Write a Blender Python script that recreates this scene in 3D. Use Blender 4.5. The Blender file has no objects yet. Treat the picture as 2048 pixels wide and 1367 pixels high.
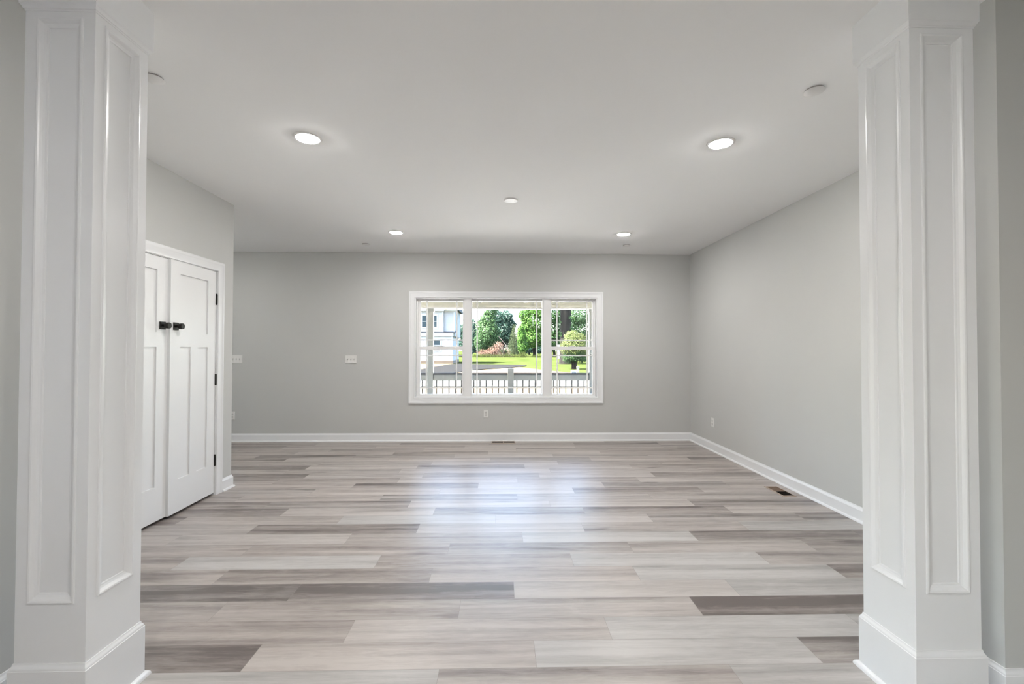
import bpy, math, random
import numpy as np
from mathutils import Vector, Matrix

sc = bpy.context.scene
COL = sc.collection
R = math.radians

# ------------------------------------------------------------------ camera
cam_d = bpy.data.cameras.new('camera')
cam = bpy.data.objects.new('camera', cam_d)
COL.objects.link(cam)
cam_d.sensor_fit = 'HORIZONTAL'
cam_d.sensor_width = 36.0
cam_d.lens = 36.0 * 910.0 / 2048.0
cam_d.clip_start = 0.05
cam_d.clip_end = 2000
yaw, pit, roll = 0.02393, 0.01558, 0.00172
fwd = Vector((math.sin(yaw) * math.cos(pit), math.cos(yaw) * math.cos(pit), math.sin(pit)))
rgt = Vector((math.cos(yaw), -math.sin(yaw), 0))
up = rgt.cross(fwd)
r2 = rgt * math.cos(roll) + up * math.sin(roll)
u2 = up * math.cos(roll) - rgt * math.sin(roll)
M = Matrix((r2, u2, -fwd)).transposed().to_4x4()
M.translation = Vector((0, 0, 1.340))
cam.matrix_world = M
sc.camera = cam

# ------------------------------------------------------------------ colour management, sky and sun
sc.view_settings.view_transform = 'Standard'
sc.view_settings.look = 'None'
sc.view_settings.exposure = 0.44
sc.view_settings.gamma = 1.0
sc.view_settings.use_curve_mapping = False

LAMP = 335.0          # strength of the recessed lamps
FILL_H = 150.0        # unseen fill lamp added in the hall
FILL_R = 320.0        # unseen fill lamps added in the room behind
SUN = 120.0
SKY = 2.55

world = bpy.data.worlds.new('sky')
sc.world = world
world.use_nodes = True
wn = world.node_tree
wn.nodes.clear()
w_out = wn.nodes.new('ShaderNodeOutputWorld')
w_bg = wn.nodes.new('ShaderNodeBackground')
w_sky = wn.nodes.new('ShaderNodeTexSky')
w_sky.sky_type = 'NISHITA'
w_sky.sun_disc = False
w_sky.sun_elevation = R(57)
w_sky.sun_rotation = R(-97)
w_sky.air_density = 1.0
w_sky.dust_density = 2.5
w_sky.ozone_density = 1.0
w_bg.inputs['Strength'].default_value = SKY
wn.links.new(w_sky.outputs[0], w_bg.inputs[0])
wn.links.new(w_bg.outputs[0], w_out.inputs[0])

sun_d = bpy.data.lights.new('sun', 'SUN')
sun_d.energy = SUN
sun_d.angle = R(0.6)
sun_d.color = (1.0, 0.96, 0.90)
sun = bpy.data.objects.new('sun', sun_d)
COL.objects.link(sun)
sdir = Vector((-0.55, -0.07, 0.85)).normalized()      # towards the sun
sun.rotation_euler = sdir.to_track_quat('Z', 'Y').to_euler()
sun.location = (-20, -20, 40)


# ------------------------------------------------------------------ mesh helpers
class MB:
    def __init__(self):
        self.v, self.f, self.m = [], [], []
        self.mi = 0

    def add(self, vs, fs):
        b = len(self.v)
        self.v += [tuple(p) for p in vs]
        for f in fs:
            self.f.append(tuple(i + b for i in f))
            self.m.append(self.mi)

    def box(self, x0, x1, y0, y1, z0, z1):
        vs = [(x0, y0, z0), (x1, y0, z0), (x1, y1, z0), (x0, y1, z0),
              (x0, y0, z1), (x1, y0, z1), (x1, y1, z1), (x0, y1, z1)]
        self.add(vs, [(0, 3, 2, 1), (4, 5, 6, 7), (0, 1, 5, 4), (1, 2, 6, 5), (2, 3, 7, 6), (3, 0, 4, 7)])

    def quad(self, a, b, c, d):
        self.add([a, b, c, d], [(0, 1, 2, 3)])

    def tube(self, p0, p1, r0, r1=None, n=12, cap=True):
        r1 = r0 if r1 is None else r1
        p0, p1 = Vector(p0), Vector(p1)
        d = (p1 - p0).normalized()
        a = d.orthogonal().normalized()
        b = d.cross(a)
        vs = []
        for p, r in ((p0, r0), (p1, r1)):
            for k in range(n):
                t = 2 * math.pi * k / n
                vs.append(p + a * (r * math.cos(t)) + b * (r * math.sin(t)))
        fs = [(k, (k + 1) % n, n + (k + 1) % n, n + k) for k in range(n)]
        if cap:
            fs += [tuple(range(n - 1, -1, -1)), tuple(range(n, 2 * n))]
        self.add(vs, fs)

    def lathe(self, prof, o, axis, n=32):
        """prof: (radius, height along axis) list"""
        o, d = Vector(o), Vector(axis).normalized()
        a = d.orthogonal().normalized()
        b = d.cross(a)
        vs, fs, rings = [], [], []
        for r, h in prof:
            if r < 1e-6:
                rings.append([len(vs)])
                vs.append(o + d * h)
            else:
                rings.append(list(range(len(vs), len(vs) + n)))
                for k in range(n):
                    t = 2 * math.pi * k / n
                    vs.append(o + d * h + a * (r * math.cos(t)) + b * (r * math.sin(t)))
        for A, B in zip(rings, rings[1:]):
            for k in range(n):
                k2 = (k + 1) % n
                if len(A) == 1 and len(B) > 1:
                    fs.append((A[0], B[k2], B[k]))
                elif len(B) == 1 and len(A) > 1:
                    fs.append((A[k], A[k2], B[0]))
                elif len(A) > 1:
                    fs.append((A[k], A[k2], B[k2], B[k]))
        self.add(vs, fs)

    def sweep(self, path, prof, n, closed=False):
        """path lies in the plane with normal n; profile (a, b): a to the right of travel, b along n"""
        n = Vector(n)
        P = [Vector(p) for p in path]
        k = len(P)
        segs = [(P[(i + 1) % k] - P[i]).normalized() for i in range(k if closed else k - 1)]
        vs = []
        for i in range(k):
            if closed:
                t1, t2 = segs[i - 1], segs[i]
            else:
                t1, t2 = segs[max(i - 1, 0)], segs[min(i, k - 2)]
            o1, o2 = t1.cross(n), t2.cross(n)
            o = (o1 + o2) / (1 + o1.dot(o2))
            vs += [P[i] + o * a + n * b for a, b in prof]
        m = len(prof)
        fs = []
        for i in range(k if closed else k - 1):
            j = (i + 1) % k
            for q in range(m):
                q2 = (q + 1) % m
                fs.append((i * m + q, j * m + q, j * m + q2, i * m + q2))
        if not closed:
            fs += [tuple(range(m)), tuple(range(k * m - 1, (k - 1) * m - 1, -1))]
        self.add(vs, fs)

    def build(self, name, mat, parent=None, smooth=False, bevel=0, loc=None):
        me = bpy.data.meshes.new(name)
        me.from_pydata(self.v, [], self.f)
        mats = mat if isinstance(mat, (list, tuple)) else [mat]
        for x in mats:
            me.materials.append(x)
        if len(mats) > 1:
            me.polygons.foreach_set('material_index', self.m)
        me.validate()
        me.update()
        bm_fix(me)
        o = bpy.data.objects.new(name, me)
        COL.objects.link(o)
        if parent is not None:
            o.parent = parent
        if loc is not None:
            o.location = loc
        if smooth:
            for p in me.polygons:
                p.use_smooth = True
            md = o.modifiers.new('split', 'EDGE_SPLIT')
            md.split_angle = R(38)
        if bevel:
            md = o.modifiers.new('bevel', 'BEVEL')
            md.width = bevel
            md.segments = 2
            md.limit_method = 'ANGLE'
        return o


def bm_fix(me):
    import bmesh
    b = bmesh.new()
    b.from_mesh(me)
    bmesh.ops.recalc_face_normals(b, faces=b.faces)
    b.to_mesh(me)
    b.free()


def tag(o, label=None, cat=None, group=None, kind=None):
    if label:
        o['label'] = label
    if cat:
        o['category'] = cat
    if group:
        o['group'] = group
    if kind:
        o['kind'] = kind
    return o


def thing(name, label, cat, loc=(0, 0, 0), rot=(0, 0, 0), group=None):
    o = bpy.data.objects.new(name, None)
    o.empty_display_size = 0.1
    COL.objects.link(o)
    o.location = loc
    o.rotation_euler = rot
    return tag(o, label, cat, group)


def struct(o):
    o['kind'] = 'structure'
    return o


def copy_tree(root, loc, label):
    r = root.copy()
    COL.objects.link(r)
    r.location = loc
    r['label'] = label
    for ch in list(root.children):
        c = ch.copy()
        COL.objects.link(c)
        c.parent = r
        for g in list(ch.children):
            d = g.copy()
            COL.objects.link(d)
            d.parent = c
    return r


# ------------------------------------------------------------------ materials
def mat(name, col, rough=0.5, metal=0.0, spec=0.5):
    m = bpy.data.materials.new(name)
    m.use_nodes = True
    b = m.node_tree.nodes['Principled BSDF']
    b.inputs['Base Color'].default_value = (*col, 1)
    b.inputs['Roughness'].default_value = rough
    b.inputs['Metallic'].default_value = metal
    b.inputs['Specular IOR Level'].default_value = spec
    return m


def node(m, t, **kw):
    n = m.node_tree.nodes.new(t)
    for k, v in kw.items():
        setattr(n, k, v)
    return n


def noisy(m, c1, c2, scale=6.0, detail=4, stretch=(1, 1, 1), bump=0.0, bscale=None, coord='Object'):
    """base colour varied between two colours by a noise"""
    nt = m.node_tree
    b = nt.nodes['Principled BSDF']
    tc = node(m, 'ShaderNodeTexCoord')
    mp = node(m, 'ShaderNodeMapping')
    mp.inputs['Scale'].default_value = stretch
    no = node(m, 'ShaderNodeTexNoise')
    no.inputs['Scale'].default_value = scale
    no.inputs['Detail'].default_value = detail
    rp = node(m, 'ShaderNodeValToRGB')
    rp.color_ramp.elements[0].position = 0.32
    rp.color_ramp.elements[1].position = 0.68
    rp.color_ramp.elements[0].color = (*c1, 1)
    rp.color_ramp.elements[1].color = (*c2, 1)
    nt.links.new(tc.outputs[coord], mp.inputs[0])
    nt.links.new(mp.outputs[0], no.inputs['Vector'])
    nt.links.new(no.outputs['Fac'], rp.inputs[0])
    nt.links.new(rp.outputs[0], b.inputs['Base Color'])
    if bump:
        n2 = node(m, 'ShaderNodeTexNoise')
        n2.inputs['Scale'].default_value = bscale or scale * 8
        n2.inputs['Detail'].default_value = 3
        bp = node(m, 'ShaderNodeBump')
        bp.inputs['Strength'].default_value = bump
        bp.inputs['Distance'].default_value = 0.002
        nt.links.new(mp.outputs[0], n2.inputs['Vector'])
        nt.links.new(n2.outputs['Fac'], bp.inputs['Height'])
        nt.links.new(bp.outputs[0], b.inputs['Normal'])
    return m


WALL = noisy(mat('wall_paint', (0.55, 0.54, 0.51), 0.75, spec=0.25), (0.555, 0.558, 0.545), (0.565, 0.568, 0.555), 1.5, 2, bump=0.04, bscale=220)
CEIL = noisy(mat('ceiling_paint', (0.80, 0.79, 0.77), 0.95, spec=0.0), (0.86, 0.858, 0.855), (0.87, 0.868, 0.865), 1.2, 2, bump=0.04, bscale=160)
TRIM = noisy(mat('white_trim_paint', (0.80, 0.80, 0.80), 0.28, spec=0.5), (0.80, 0.808, 0.82), (0.815, 0.823, 0.835), 3.0, 2)
DOORW = noisy(mat('white_door_paint', (0.82, 0.82, 0.82), 0.36, spec=0.45), (0.82, 0.825, 0.83), (0.83, 0.835, 0.84), 3.0, 2)
VINYL = mat('white_window_vinyl', (0.84, 0.84, 0.84), 0.35)
PLASTIC = mat('white_plastic', (0.80, 0.795, 0.775), 0.38)
PLASTIC_G = mat('grey_white_plastic', (0.62, 0.615, 0.60), 0.45)
BLACK = noisy(mat('matte_black_metal', (0.015, 0.014, 0.013), 0.42, 0.6), (0.013, 0.012, 0.011), (0.020, 0.019, 0.018), 30)
DARK = mat('dark_slot', (0.02, 0.017, 0.015), 0.7)
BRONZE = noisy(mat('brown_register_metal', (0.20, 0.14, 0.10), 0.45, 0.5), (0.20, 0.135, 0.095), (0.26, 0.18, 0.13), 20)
DBRONZE = noisy(mat('dark_shaded_register_metal', (0.05, 0.035, 0.025), 0.5, 0.4), (0.045, 0.03, 0.022), (0.065, 0.045, 0.032), 20)
TANM = noisy(mat('tan_register_frame', (0.42, 0.33, 0.26), 0.45, 0.2), (0.36, 0.28, 0.22), (0.46, 0.37, 0.30), 20)
PLATE = mat('white_ceiling_plate', (0.74, 0.73, 0.72), 0.5)
RING = mat('lamp_trim_white', (0.80, 0.79, 0.78), 0.4)
STEEL = mat('screw_metal', (0.6, 0.6, 0.6), 0.35, 0.8)
SHADOWGAP = mat('gap_shadow', (0.30, 0.28, 0.27), 0.6)  # dark tone paints the shadow in the gap behind each cover

LENS = bpy.data.materials.new('lamp_lens')
LENS.use_nodes = True
b_ = LENS.node_tree.nodes['Principled BSDF']
b_.inputs['Base Color'].default_value = (0.9, 0.9, 0.9, 1)
b_.inputs['Emission Color'].default_value = (1.0, 0.97, 0.93, 1)
b_.inputs['Emission Strength'].default_value = LAMP

FILL_LENS_R = LENS.copy()
FILL_LENS_R.name = 'added_fill_lens'
FILL_LENS_R.node_tree.nodes['Principled BSDF'].inputs['Emission Strength'].default_value = FILL_R

FILL_LENS_H = LENS.copy()
FILL_LENS_H.name = 'added_hall_fill_lens'
FILL_LENS_H.node_tree.nodes['Principled BSDF'].inputs['Emission Strength'].default_value = FILL_H

GLASS = bpy.data.materials.new('window_glass')
GLASS.use_nodes = True
nt = GLASS.node_tree
nt.nodes.clear()
g_o = nt.nodes.new('ShaderNodeOutputMaterial')
g_m = nt.nodes.new('ShaderNodeMixShader')
g_t = nt.nodes.new('ShaderNodeBsdfTransparent')
g_t.inputs[0].default_value = (0.97, 0.985, 0.98, 1)
g_g = nt.nodes.new('ShaderNodeBsdfGlossy')
g_g.inputs['Roughness'].default_value = 0.0
g_f = nt.nodes.new('ShaderNodeFresnel')
g_f.inputs['IOR'].default_value = 1.45
nt.links.new(g_f.outputs[0], g_m.inputs[0])
nt.links.new(g_t.outputs[0], g_m.inputs[1])
nt.links.new(g_g.outputs[0], g_m.inputs[2])
nt.links.new(g_m.outputs[0], g_o.inputs[0])


def floor_material():
    m = mat('vinyl_planks', (0.4, 0.37, 0.34), 0.36, spec=0.5)
    nt = m.node_tree
    L = nt.links.new
    b = nt.nodes['Principled BSDF']
    at = node(m, 'ShaderNodeAttribute', attribute_name='plank')
    sp = node(m, 'ShaderNodeSeparateColor')
    L(at.outputs['Color'], sp.inputs[0])
    uv = node(m, 'ShaderNodeUVMap', uv_map='board')
    ed = node(m, 'ShaderNodeUVMap', uv_map='edge')

    def noise(sx, sy, scale, detail, rough, dist=0.0):
        mp = node(m, 'ShaderNodeMapping')
        mp.inputs['Scale'].default_value = (sx, sy, 1)
        no = node(m, 'ShaderNodeTexNoise')
        no.inputs['Scale'].default_value = scale
        no.inputs['Detail'].default_value = detail
        no.inputs['Roughness'].default_value = rough
        no.inputs['Distortion'].default_value = dist
        L(uv.outputs[0], mp.inputs[0])
        L(mp.outputs[0], no.inputs['Vector'])
        return no.outputs['Fac']

    def math_(op, a, b_=None, c=None, clamp=False):
        n = node(m, 'ShaderNodeMath', operation=op)
        n.use_clamp = clamp
        for i, x in enumerate((a, b_, c)):
            if x is None:
                continue
            if isinstance(x, (int, float)):
                n.inputs[i].default_value = x
            else:
                L(x, n.inputs[i])
        return n.outputs[0]

    band = noise(0.40, 10.0, 1.6, 2, 0.45, 0.25)          # long soft bands
    grain = noise(7.0, 150.0, 1.0, 5, 0.7, 0.35)       # fine grain lines
    mott = noise(4.5, 20.0, 1.0, 6, 0.66, 1.3)          # cathedral mottling
    knot = noise(1.1, 5.0, 1.3, 2, 0.4, 0.5)
    kn = math_('MULTIPLY', math_('SUBTRACT', knot, 0.64, clamp=True), 3.2)
    v = math_('MULTIPLY_ADD', math_('SUBTRACT', band, 0.5), 1.3, sp.outputs[0])
    v = math_('MULTIPLY_ADD', math_('SUBTRACT', grain, 0.5), 0.60, v)
    v = math_('MULTIPLY_ADD', math_('SUBTRACT', mott, 0.5), 0.62, v)
    sv = node(m, 'ShaderNodeSeparateXYZ')
    L(ed.outputs[0], sv.inputs[0])
    v = math_('MULTIPLY_ADD', math_('SUBTRACT', sv.outputs[1], 0.5), 0.22, v)
    v = math_('ADD', v, kn, clamp=True)
    r1 = node(m, 'ShaderNodeValToRGB')                # warm boards
    r2_ = node(m, 'ShaderNodeValToRGB')               # grey boards
    for rp, cs in ((r1, ((0.515, 0.462, 0.424), (0.345, 0.295, 0.268), (0.125, 0.100, 0.091))),
                   (r2_, ((0.505, 0.486, 0.468), (0.35, 0.333, 0.318), (0.150, 0.136, 0.130)))):
        e = rp.color_ramp.elements
        e[0].position, e[0].color = 0.0, (*cs[0], 1)
        e[1].position, e[1].color = 1.0, (*cs[2], 1)
        k = e.new(0.5)
        k.color = (*cs[1], 1)
        L(v, rp.inputs[0])
    mx = node(m, 'ShaderNodeMix', data_type='RGBA')
    L(sp.outputs[1], mx.inputs['Factor'])
    L(r1.outputs[0], mx.inputs['A'])
    L(r2_.outputs[0], mx.inputs['B'])
    # narrow pressed seam along every board edge
    sx = node(m, 'ShaderNodeSeparateXYZ')
    L(ed.outputs[0], sx.inputs[0])
    ex = math_('MINIMUM', sx.outputs[0], math_('SUBTRACT', 1.0, sx.outputs[0]))
    ey = math_('MINIMUM', sx.outputs[1], math_('SUBTRACT', 1.0, sx.outputs[1]))
    ex = math_('MULTIPLY', ex, 1.21)
    ey = math_('MULTIPLY', ey, 0.177)
    dd = math_('MINIMUM', ex, ey)
    seam = math_('GREATER_THAN', dd, 0.0008)
    mx2 = node(m, 'ShaderNodeMix', data_type='RGBA')
    mx2.inputs['A'].default_value = (0.27, 0.24, 0.22, 1)
    L(seam, mx2.inputs['Factor'])
    L(mx.outputs['Result'], mx2.inputs['B'])
    L(mx2.outputs['Result'], b.inputs['Base Color'])
    ro = math_('MULTIPLY_ADD', grain, 0.10, 0.33)
    L(ro, b.inputs['Roughness'])
    bp = node(m, 'ShaderNodeBump')
    bp.inputs['Strength'].default_value = 0.12
    bp.inputs['Distance'].default_value = 0.001
    L(math_('MULTIPLY_ADD', grain, -0.5, math_('MULTIPLY', seam, 1.0)), bp.inputs['Height'])
    L(bp.outputs[0], b.inputs['Normal'])
    return m


# ------------------------------------------------------------------ room dimensions (metres)
H = 2.743
XR = 2.80                 # right wall
YB = 6.664                # window wall
XL = -2.62                # closet wall
YC = 4.503                # end of the closet wall
XH = -5.40                # far wall of the hall
YD0, YD1 = 1.722, 1.862   # divider wall with the wide opening
JL, JR = -1.875, 1.940    # its two ends
RX0, RX1, RY0 = -4.6, 3.9, -4.6   # the room behind the camera

# ------------------------------------------------------------------ floor: boards laid left to right
PW, PL, PY0 = 0.177, 1.21, 1.935


def px_to_x(px, py):
    """camera pixel -> x on the floor, used to read the board joints off the survey"""
    d = fwd + r2 * ((px - 1024) / 910.0) - u2 * ((py - 683.5) / 910.0)
    return d.x * (-1.340 / d.z)


rows = {   # row: (joints in survey pixels), (tone of each board from left to right; + = greyer board)
    -1: (((879, 1336), (1458, 1329)), (.25j, .42, .3j)),
    0: (((526, 1286), (1067, 1278), (1595, 1275)), (.85, .25, .2j, .72)),
    1: (((710.5, 1239), (1207, 1232), (1697, 1232)), (.52, .35, .24j, .35j)),
    2: (((451, 1208), (922, 1198), (1377.6, 1192)), (.42, .36, .34, .9)),
    3: (((1027, 1160), (1457, 1166)), (.85, .16, .3j)),
    4: (((458, 1140), (867, 1133), (1264, 1131), (1657, 1131)), (.3, .6, .34, .26j, .66)),
    5: (((369, 1120), (763, 1109), (1140, 1107), (1514, 1106)), (.5, .2j, .42, .22j, .5)),
    6: (((505, 1092), (901, 1084), (1254, 1083), (1607, 1083)), (.45, .45, .55, .42, .55)),
    7: (((705, 1066), (1044, 1063.5), (1378, 1062)), (.3, .48, .22j, .76)),
    8: (((513, 1052), (840, 1048), (1162, 1045), (1479, 1045)), (.35, .76, .22, .42, .3j)),
    9: (((366, 1039), (687, 1032), (991, 1038), (1296, 1031), (1596, 1030)), (.65, .42, .16j, .16, .5, .62)),
    10: (((574, 1020), (870.5, 1017), (1164, 1014), (1449, 1013)), (.7, .25, .62, .66, .3)),
    11: (((822, 1002), (1098, 1002), (1377, 1000)), (.66, .14, .16, .72)),
    12: (((482, 995), (765, 992), (1034, 989), (1304, 995)), (.46, .32, .58, .3, .4)),
    13: (((620, 987), (880, 982), (1145, 977), (1404, 980)), (.48, .28, .18, .68, .34)),
    14: (((708, 970), (957, 967), (1206, 968), (1452, 967)), (.3, .68, .16, .6, .36)),
    15: (((547, 965), (795, 963), (1035, 960), (1276, 958)), (.42, .5, .2, .45, .26)),
    16: (((608, 955), (846, 951), (1078, 950), (1310, 952)), (.75, .32, .5, .24, .66)),
    17: (((568, 946), (798, 944), (1100, 940), (1400, 940)), (.32, .52, .16, .26, .34)),
    18: (((612, 937), (834, 934), (1049, 932), (1261, 931)), (.75, .26, .58, .24, .5)),
    19: (((640, 927), (863, 926), (1115, 924), (1322, 926)), (.45, .45, .2, .52, .4)),
    20: (((566, 922), (776, 920), (980, 918), (1181, 918), (1382, 919)), (.5, .26, .22, .52, .32, .64)),
    21: (((508, 916), (707, 914), (909, 912), (1105, 909.5), (1298, 912)), (.42, .75, .6, .18, .52, .36)),
    22: (((590, 907), (787, 906.5), (976, 905), (1200, 904)), (.4, .36, .6, .18, .36)),
    23: (((659, 901), (847, 900), (1032, 898), (1215, 898), (1398, 898)), (.42, .6, .26, .46, .5, .45)),
    24: (((565, 896), (750, 895), (929, 894), (1149, 891)), (.7, .42, .45, .26, .42)),
    25: (((630, 890), (800, 888), (978, 889), (1149, 889), (1322, 889)), (.65, .42, .55, .55, .68, .5)),
    26: (((690, 884), (860, 884), (1040, 884), (1210, 884)), (.5, .5, .4, .36, .45)),
}


def build_floor():
    rng = random.Random(11)
    y_lo, y_hi = RY0 - 0.1, YB + 0.2
    x_lo, x_hi = -5.55, 4.05
    boards = []
    k0 = math.floor((y_lo - PY0) / PW)
    k1 = math.ceil((y_hi - PY0) / PW)
    for k in range(k0, k1):
        ya, yb = PY0 + k * PW, PY0 + (k + 1) * PW
        if k in rows:
            js = [px_to_x(*p) for p in rows[k][0]]
            tones = list(rows[k][1])
        else:
            j0 = rng.uniform(-PL, 0)
            js, tones = [j0, j0 + PL], [rng.choice((.2, .25j, .35, .5, .75)) for _ in range(3)]
        nl = nr = 0
        while js[0] > x_lo:
            js.insert(0, js[0] - PL)
            tones.insert(0, tones[0] if nl == 0 and k in rows else rng.choice((.25, .3j, .4, .5, .7)))
            nl += 1
        while js[-1] < x_hi:
            js.append(js[-1] + PL)
            tones.append(tones[-1] if nr == 0 and k in rows else rng.choice((.25, .3j, .4, .5, .7)))
            nr += 1
        for i in range(len(js) - 1):
            boards.append((max(js[i], x_lo), min(js[i + 1], x_hi), ya, yb, tones[i + 1], rng.random()))
    me = bpy.data.meshes.new('floor')
    vs, fs = [], []
    for x0, x1, ya, yb, t, r in boards:
        b = len(vs)
        vs += [(x0, ya, 0), (x1, ya, 0), (x1, yb, 0), (x0, yb, 0)]
        fs.append((b, b + 1, b + 2, b + 3))
    # slab below
    b = len(vs)
    z = -0.12
    X0, X1, Y0, Y1 = x_lo, x_hi, PY0 + k0 * PW, PY0 + k1 * PW
    vs += [(X0, Y0, z), (X1, Y0, z), (X1, Y1, z), (X0, Y1, z)]
    fs.append((b + 3, b + 2, b + 1, b))
    me.from_pydata(vs, [], fs)
    ca = me.color_attributes.new('plank', 'FLOAT_COLOR', 'CORNER')
    u1 = me.uv_layers.new(name='board')
    u2_ = me.uv_layers.new(name='edge')
    for i, (x0, x1, ya, yb, t, r) in enumerate(boards):
        tone = abs(t) if isinstance(t, complex) else t
        grey = 1.0 if isinstance(t, complex) else 0.25 + 0.3 * ((r * 7) % 1)
        ou, ov = r * 91.7, ((r * 13.7) % 1) * 57.0
        for c, (a, bb) in enumerate(((0, 0), (1, 0), (1, 1), (0, 1))):
            li = i * 4 + c
            ca.data[li].color = (tone, grey, r, 1)
            u1.data[li].uv = (ou + a * (x1 - x0), ov + bb * PW)
            u2_.data[li].uv = (a, bb)
    me.materials.append(floor_material())
    me.update()
    o = bpy.data.objects.new('floor', me)
    COL.objects.link(o)
    return struct(o)


build_floor()

# ------------------------------------------------------------------ ceiling
c = MB()
c.box(-5.55, 4.05, RY0 - 0.15, YB + 0.17, H, H + 0.25)
struct(c.build('ceiling', CEIL))

# ------------------------------------------------------------------ walls
WX0, WX1, WZ0, WZ1 = -1.258, 1.417, 0.631, 2.094     # window opening
w = MB()
FX0, FX1, FZ1 = -5.05, -4.10, 2.08                   # unseen glazed front door, added to bring daylight into the hall
w.box(XH - 0.15, FX0, YB, YB + 0.17, -0.12, H)
w.box(FX1, WX0, YB, YB + 0.17, -0.12, H)
w.box(FX0, FX1, YB, YB + 0.17, FZ1, H)
w.box(FX0, FX1, YB, YB + 0.17, -0.12, 0)
w.box(WX1, XR + 0.15, YB, YB + 0.17, -0.12, H)
w.box(WX0, WX1, YB, YB + 0.17, -0.12, WZ0)
w.box(WX0, WX1, YB, YB + 0.17, WZ1, H)
struct(w.build('wall_back', WALL))

w = MB()
w.box(XR, XR + 0.15, YD0 + 0.02, YB, -0.12, H)
struct(w.build('wall_right', WALL))

DY0, DY1, DZ = 3.030, 4.262, 2.060                   # closet door opening
w = MB()
w.box(XL - 0.12, XL, YD1, DY0, 0, H)
w.box(XL - 0.12, XL, DY1, YC, 0, H)
w.box(XL - 0.12, XL, DY0, DY1, DZ, H)
w.box(XH, XL - 0.12, YC - 0.12, YC, 0, H)
struct(w.build('wall_left', WALL))

w = MB()
w.box(XH - 0.15, XH, YD0, YB, -0.12, H)
struct(w.build('wall_hall', WALL))

w = MB()
w.box(XH, JL, YD0, YD1, 0, H)
struct(w.build('wall_divider_left', WALL))
w = MB()
w.box(JR, RX1, YD0, YD1, 0, H)
struct(w.build('wall_divider_right', WALL))

# the room the camera stands in
GY0, GY1, GZ1 = -4.0, -1.4, 2.1                      # unseen patio door added in its left wall for daylight
w = MB()
w.box(RX0 - 0.15, RX0, RY0, GY0, -0.12, H)
w.box(RX0 - 0.15, RX0, GY1, YD0, -0.12, H)
w.box(RX0 - 0.15, RX0, GY0, GY1, GZ1, H)
w.box(RX0 - 0.15, RX0, GY0, GY1, -0.12, 0)
struct(w.build('wall_rear_left', WALL))
w = MB()
w.box(RX1, RX1 + 0.15, RY0, YD1, -0.12, H)
struct(w.build('wall_rear_right', WALL))
w = MB()
w.box(RX0 - 0.15, RX1 + 0.15, RY0 - 0.15, RY0, -0.12, H)
struct(w.build('wall_rear', WALL))
dm = MB()
for y_ in (GY0, (GY0 + GY1) / 2 - 0.04, GY1 - 0.08):
    dm.box(RX0 - 0.11, RX0 - 0.04, y_, y_ + 0.08, 0.02, GZ1)
dm.box(RX0 - 0.11, RX0 - 0.04, GY0, GY1, 0.0, 0.09)
dm.box(RX0 - 0.11, RX0 - 0.04, GY0, GY1, GZ1 - 0.09, GZ1)
d_ = struct(dm.build('door_added_patio', VINYL))
gm = MB()
gm.box(RX0 - 0.079, RX0 - 0.075, GY0 + 0.04, GY1 - 0.04, 0.05, GZ1 - 0.05)
gm.build('glass_pane', GLASS, d_)

dm = MB()
dm.box(FX0, FX0 + 0.13, YB + 0.04, YB + 0.085, 0.01, FZ1)
dm.box(FX1 - 0.13, FX1, YB + 0.04, YB + 0.085, 0.01, FZ1)
dm.box(FX0 + 0.13, FX1 - 0.13, YB + 0.04, YB + 0.085, 0.01, 0.24)
dm.box(FX0 + 0.13, FX1 - 0.13, YB + 0.04, YB + 0.085, FZ1 - 0.14, FZ1)
d_ = struct(dm.build('door_added_front', DOORW))
gm = MB()
gm.box(FX0 + 0.12, FX1 - 0.12, YB + 0.060, YB + 0.064, 0.23, FZ1 - 0.13)
gm.build('glass_pane', GLASS, d_)

# ------------------------------------------------------------------ baseboards
BASE = [(0, 0), (0.028, 0), (0.0275, 0.006), (0.0255, 0.012), (0.021, 0.0165), (0.014, 0.018),
        (0.014, 0.094), (0.012, 0.0965), (0.012, 0.099), (0.0095, 0.104), (0.006, 0.108), (0.005, 0.114), (0.0045, 0.118), (0, 0.118)]


def baseboard(name, path):
    m = MB()
    m.sweep([(x, y, 0) for x, y in path], BASE, (0, 0, 1))
    return struct(m.build(name, TRIM, smooth=True))


baseboard('baseboard_back', [(FX1, YB), (XR, YB)])
baseboard('baseboard_right', [(XR, YB - 0.005), (XR, YD1)])
baseboard('baseboard_left', [(XL, DY1 + 0.083), (XL, YC), (XH, YC)])
baseboard('baseboard_left_near', [(XL, YD1), (XL, DY0 - 0.083)])
baseboard('baseboard_divider_right', [(XR, YD1), (JR, YD1), (JR, YD0), (RX1, YD0)])
baseboard('baseboard_divider_left', [(RX0, YD0), (JL, YD0), (JL, YD1), (XL, YD1)])

# ------------------------------------------------------------------ square panelled columns
CY0, CY1 = 1.664, 1.909


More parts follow.
